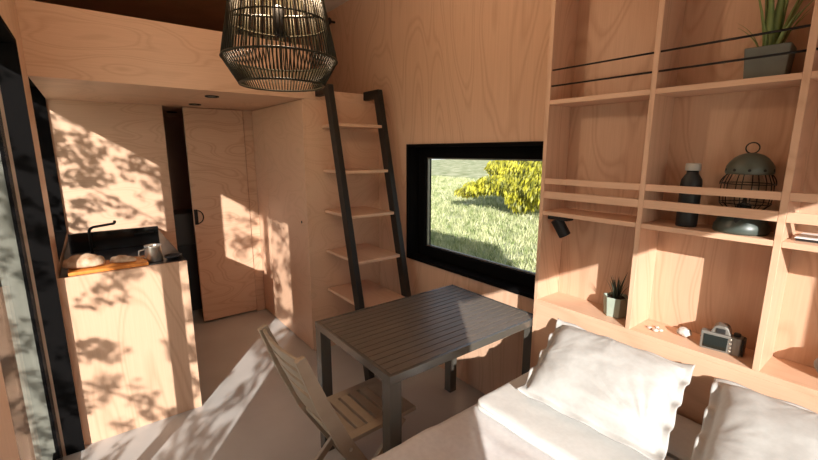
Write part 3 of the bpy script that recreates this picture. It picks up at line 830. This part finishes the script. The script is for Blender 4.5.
def foliage(clumps, n, size, droop, seed, lw=.28):
    r_ = random.Random(seed); vs, fs = [], []
    tot = sum(c[3]**2 for c in clumps)
    for (cx_, cy_, cz_, R, sq) in clumps:
        for i in range(int(n*R*R/tot)):
            d = Vector((r_.gauss(0,1), r_.gauss(0,1), r_.gauss(0,1))).normalized()
            rr = R*(.55+.45*r_.random()**.5)
            p = Vector((cx_, cy_, cz_))+Vector((d.x*rr, d.y*rr, d.z*rr*sq))
            ax_ = (d+Vector((r_.uniform(-.7,.7), r_.uniform(-.7,.7), r_.uniform(-.7,.7)))).normalized()
            ax_ = (ax_*(1-droop)+Vector((0,0,-1))*droop).normalized()
            sd = ax_.cross(Vector((r_.uniform(-1,1), r_.uniform(-1,1), r_.uniform(-1,1)))).normalized()
            L_ = size*r_.uniform(.6, 1.4); w_ = L_*lw
            k = len(vs)
            vs += [p, p+ax_*L_*.5+sd*w_, p+ax_*L_, p+ax_*L_*.5-sd*w_]
            fs.append((k, k+1, k+2, k+3))
    me = bpy.data.meshes.new('foliage'); me.from_pydata([tuple(v) for v in vs], [], fs)
    return me
def tree(name, label, cat, base, clumps, n, size, droop, leafm, trunk_pts, tr, seed, lw=.28, limbs=()):
    t = thing(name, label, cat, base)
    me = foliage([(a-base[0], b_-base[1], c_-base[2], R, q) for (a, b_, c_, R, q) in clumps], n, size, droop, seed, lw)
    me.materials.append(leafm)
    o = bpy.data.objects.new('foliage', me); COL.objects.link(o); o.parent = t
    MB().tube([Vector(p)-Vector(base) for p in trunk_pts], tr, 10, taper=[1-.6*i/(len(trunk_pts)-1) for i in range(len(trunk_pts))]).build('trunk', BARK, t, smooth=True)
    for l_ in limbs:
        MB().tube([Vector(p)-Vector(base) for p in l_], tr*.4, 8, taper=[1-.7*i/(len(l_)-1) for i in range(len(l_))]).build('branch', BARK, t, smooth=True)
    return t
BARK = mottled('bark', (.05,.035,.025), (.10,.075,.055), 12, .9, .6)
GOLD = leafy('golden_conifer', (.13,.14,.01), (.66,.60,.04), .25)
GREENL = leafy('green_leaf', (.05,.09,.02), (.10,.16,.04), .25)
bz = GZ
tree('golden_conifer', 'golden yellow weeping conifer on the slope outside the window', 'tree', (-8.6, 13.2, hillz(-8.6, 13.2)),
     [(-8.2,12.2,.6,.8,.8),(-9.9,13.2,1.0,.9,.6),(-8.6,13.2,.9,1.2,.9),(-9.8,12.6,.45,.8,.55),(-10.6,12.4,.45,.7,.5),(-11.4,12.3,.25,.6,.45),(-12.1,12.3,.05,.4,.35),(-10.6,12.8,1.1,.6,.5),(-9.2,12.4,.0,.6,.7),(-7.8,13.2,.9,1.2,.9),(-8.4,13.6,2.4,1.3,1),(-9.0,12.5,.35,.7,.7),(-7.0,13.6,1.4,1.3,1)],
     21000, .20, .66, GOLD, [(-8.6,13.2,hillz(-8.6,13.2)-.02),(-8.6,13.2,1),(-8.5,13.3,2.5)], .16, 3, .16)
# broadleaf tree on the sunny side: it throws the dappled shade through the glazed doors
SUN = Vector((-1.26, 1, -.645)).normalized()
def along(s, t_, z):   # point at horizontal offset s across the light, t_ metres towards the sun from the glazed wall
    y = -.35-t_; x = s*1.593-1.24*y
    return (x, y, z+.64*t_)
cl_ = []
r2 = random.Random(21)
while len(cl_) < 720:
    s = -3.35+2.75*r2.random(); z = -.3+2.7*r2.random(); t_ = 1.0+.9*r2.random()
    keep = noise.noise(Vector((s*4.2, z*4.8, 4.2))) > (-.12 if s < -2.1 else -.07+.10*(z-1))
    if not keep and r2.random() > (.45 if s < -2.1 else .32): continue
    if s < -2.5 and z < 1.5 and r2.random() < .3: z = 1.62+.5*r2.random()
    x, y, z = along(s, t_, z)
    cl_.append((x, y, z, r2.uniform(.020, .052), .8))
tb = along(-.28, 1.5, 0)
bx_, by_ = tb[0], tb[1]; gz_ = hillz(bx_, by_)
def lim(*a): return [along(*q) for q in a]
tree('broadleaf_tree', 'open broadleaf tree outside the glazed doors, shading the floor', 'tree', (bx_, by_, gz_), cl_, 19500, .032, .2, GREENL,
     [(bx_, by_, gz_-.02), (bx_, by_, 1.2)]+lim((-.3,1.6,-.8), (-.36,1.6,.4), (-.5,1.5,1.5), (-.7,1.5,2.4)), .03, 5, .42,
     [lim((-.3,1.6,-.4), (-1.0,1.5,.25), (-1.8,1.4,.5), (-2.6,1.3,.55)), lim((-.36,1.6,.4), (-1.1,1.6,1.2), (-2.0,1.5,1.5), (-2.9,1.4,1.6)), lim((-.5,1.5,1.5), (-1.3,1.4,2.0), (-2.2,1.3,2.2), (-3.1,1.2,2.3))])

# ------------------------------------------------------------------ light, sky, camera
sd_ = bpy.data.lights.new('sun', 'SUN'); sd_.energy = 7.8; sd_.angle = math.radians(.53); sd_.color = (1.0, .97, .92)
so = bpy.data.objects.new('sun', sd_); COL.objects.link(so)
so.rotation_euler = SUN.to_track_quat('-Z', 'Y').to_euler(); so.location = (8, -8, 8)
w = bpy.data.worlds.new('sky'); scene.world = w; w.use_nodes = True
N = w.node_tree.nodes; L = w.node_tree.links
bg = N['Background']
sky = N.new('ShaderNodeTexSky'); sky.sky_type = 'HOSEK_WILKIE'
sky.sun_direction = (-SUN).normalized(); sky.turbidity = 3.0; sky.ground_albedo = .4
hs = N.new('ShaderNodeHueSaturation'); hs.inputs['Saturation'].default_value = .5
L.new(sky.outputs[0], hs.inputs['Color']); L.new(hs.outputs[0], bg.inputs['Color']); bg.inputs['Strength'].default_value = 5.4
cd = bpy.data.cameras.new('view'); cd.sensor_width = 36; cd.lens = 18.0; cd.clip_start = .02; cd.clip_end = 300
co = bpy.data.objects.new('view', cd); COL.objects.link(co)
co.location = (0, 0, 1.625); co.rotation_euler = (PI/2-.18936, 0, .913458)
scene.camera = co
scene.view_settings.view_transform = 'Standard'; scene.view_settings.look = 'None'
scene.view_settings.gamma = 1; scene.view_settings.use_curve_mapping = False
scene.view_settings.exposure = 0.15
scene.cycles.max_bounces = 14; scene.cycles.diffuse_bounces = 10; scene.cycles.transparent_max_bounces = 16
scene.cycles.use_denoising = True
scene.cycles.sample_clamp_indirect = 8
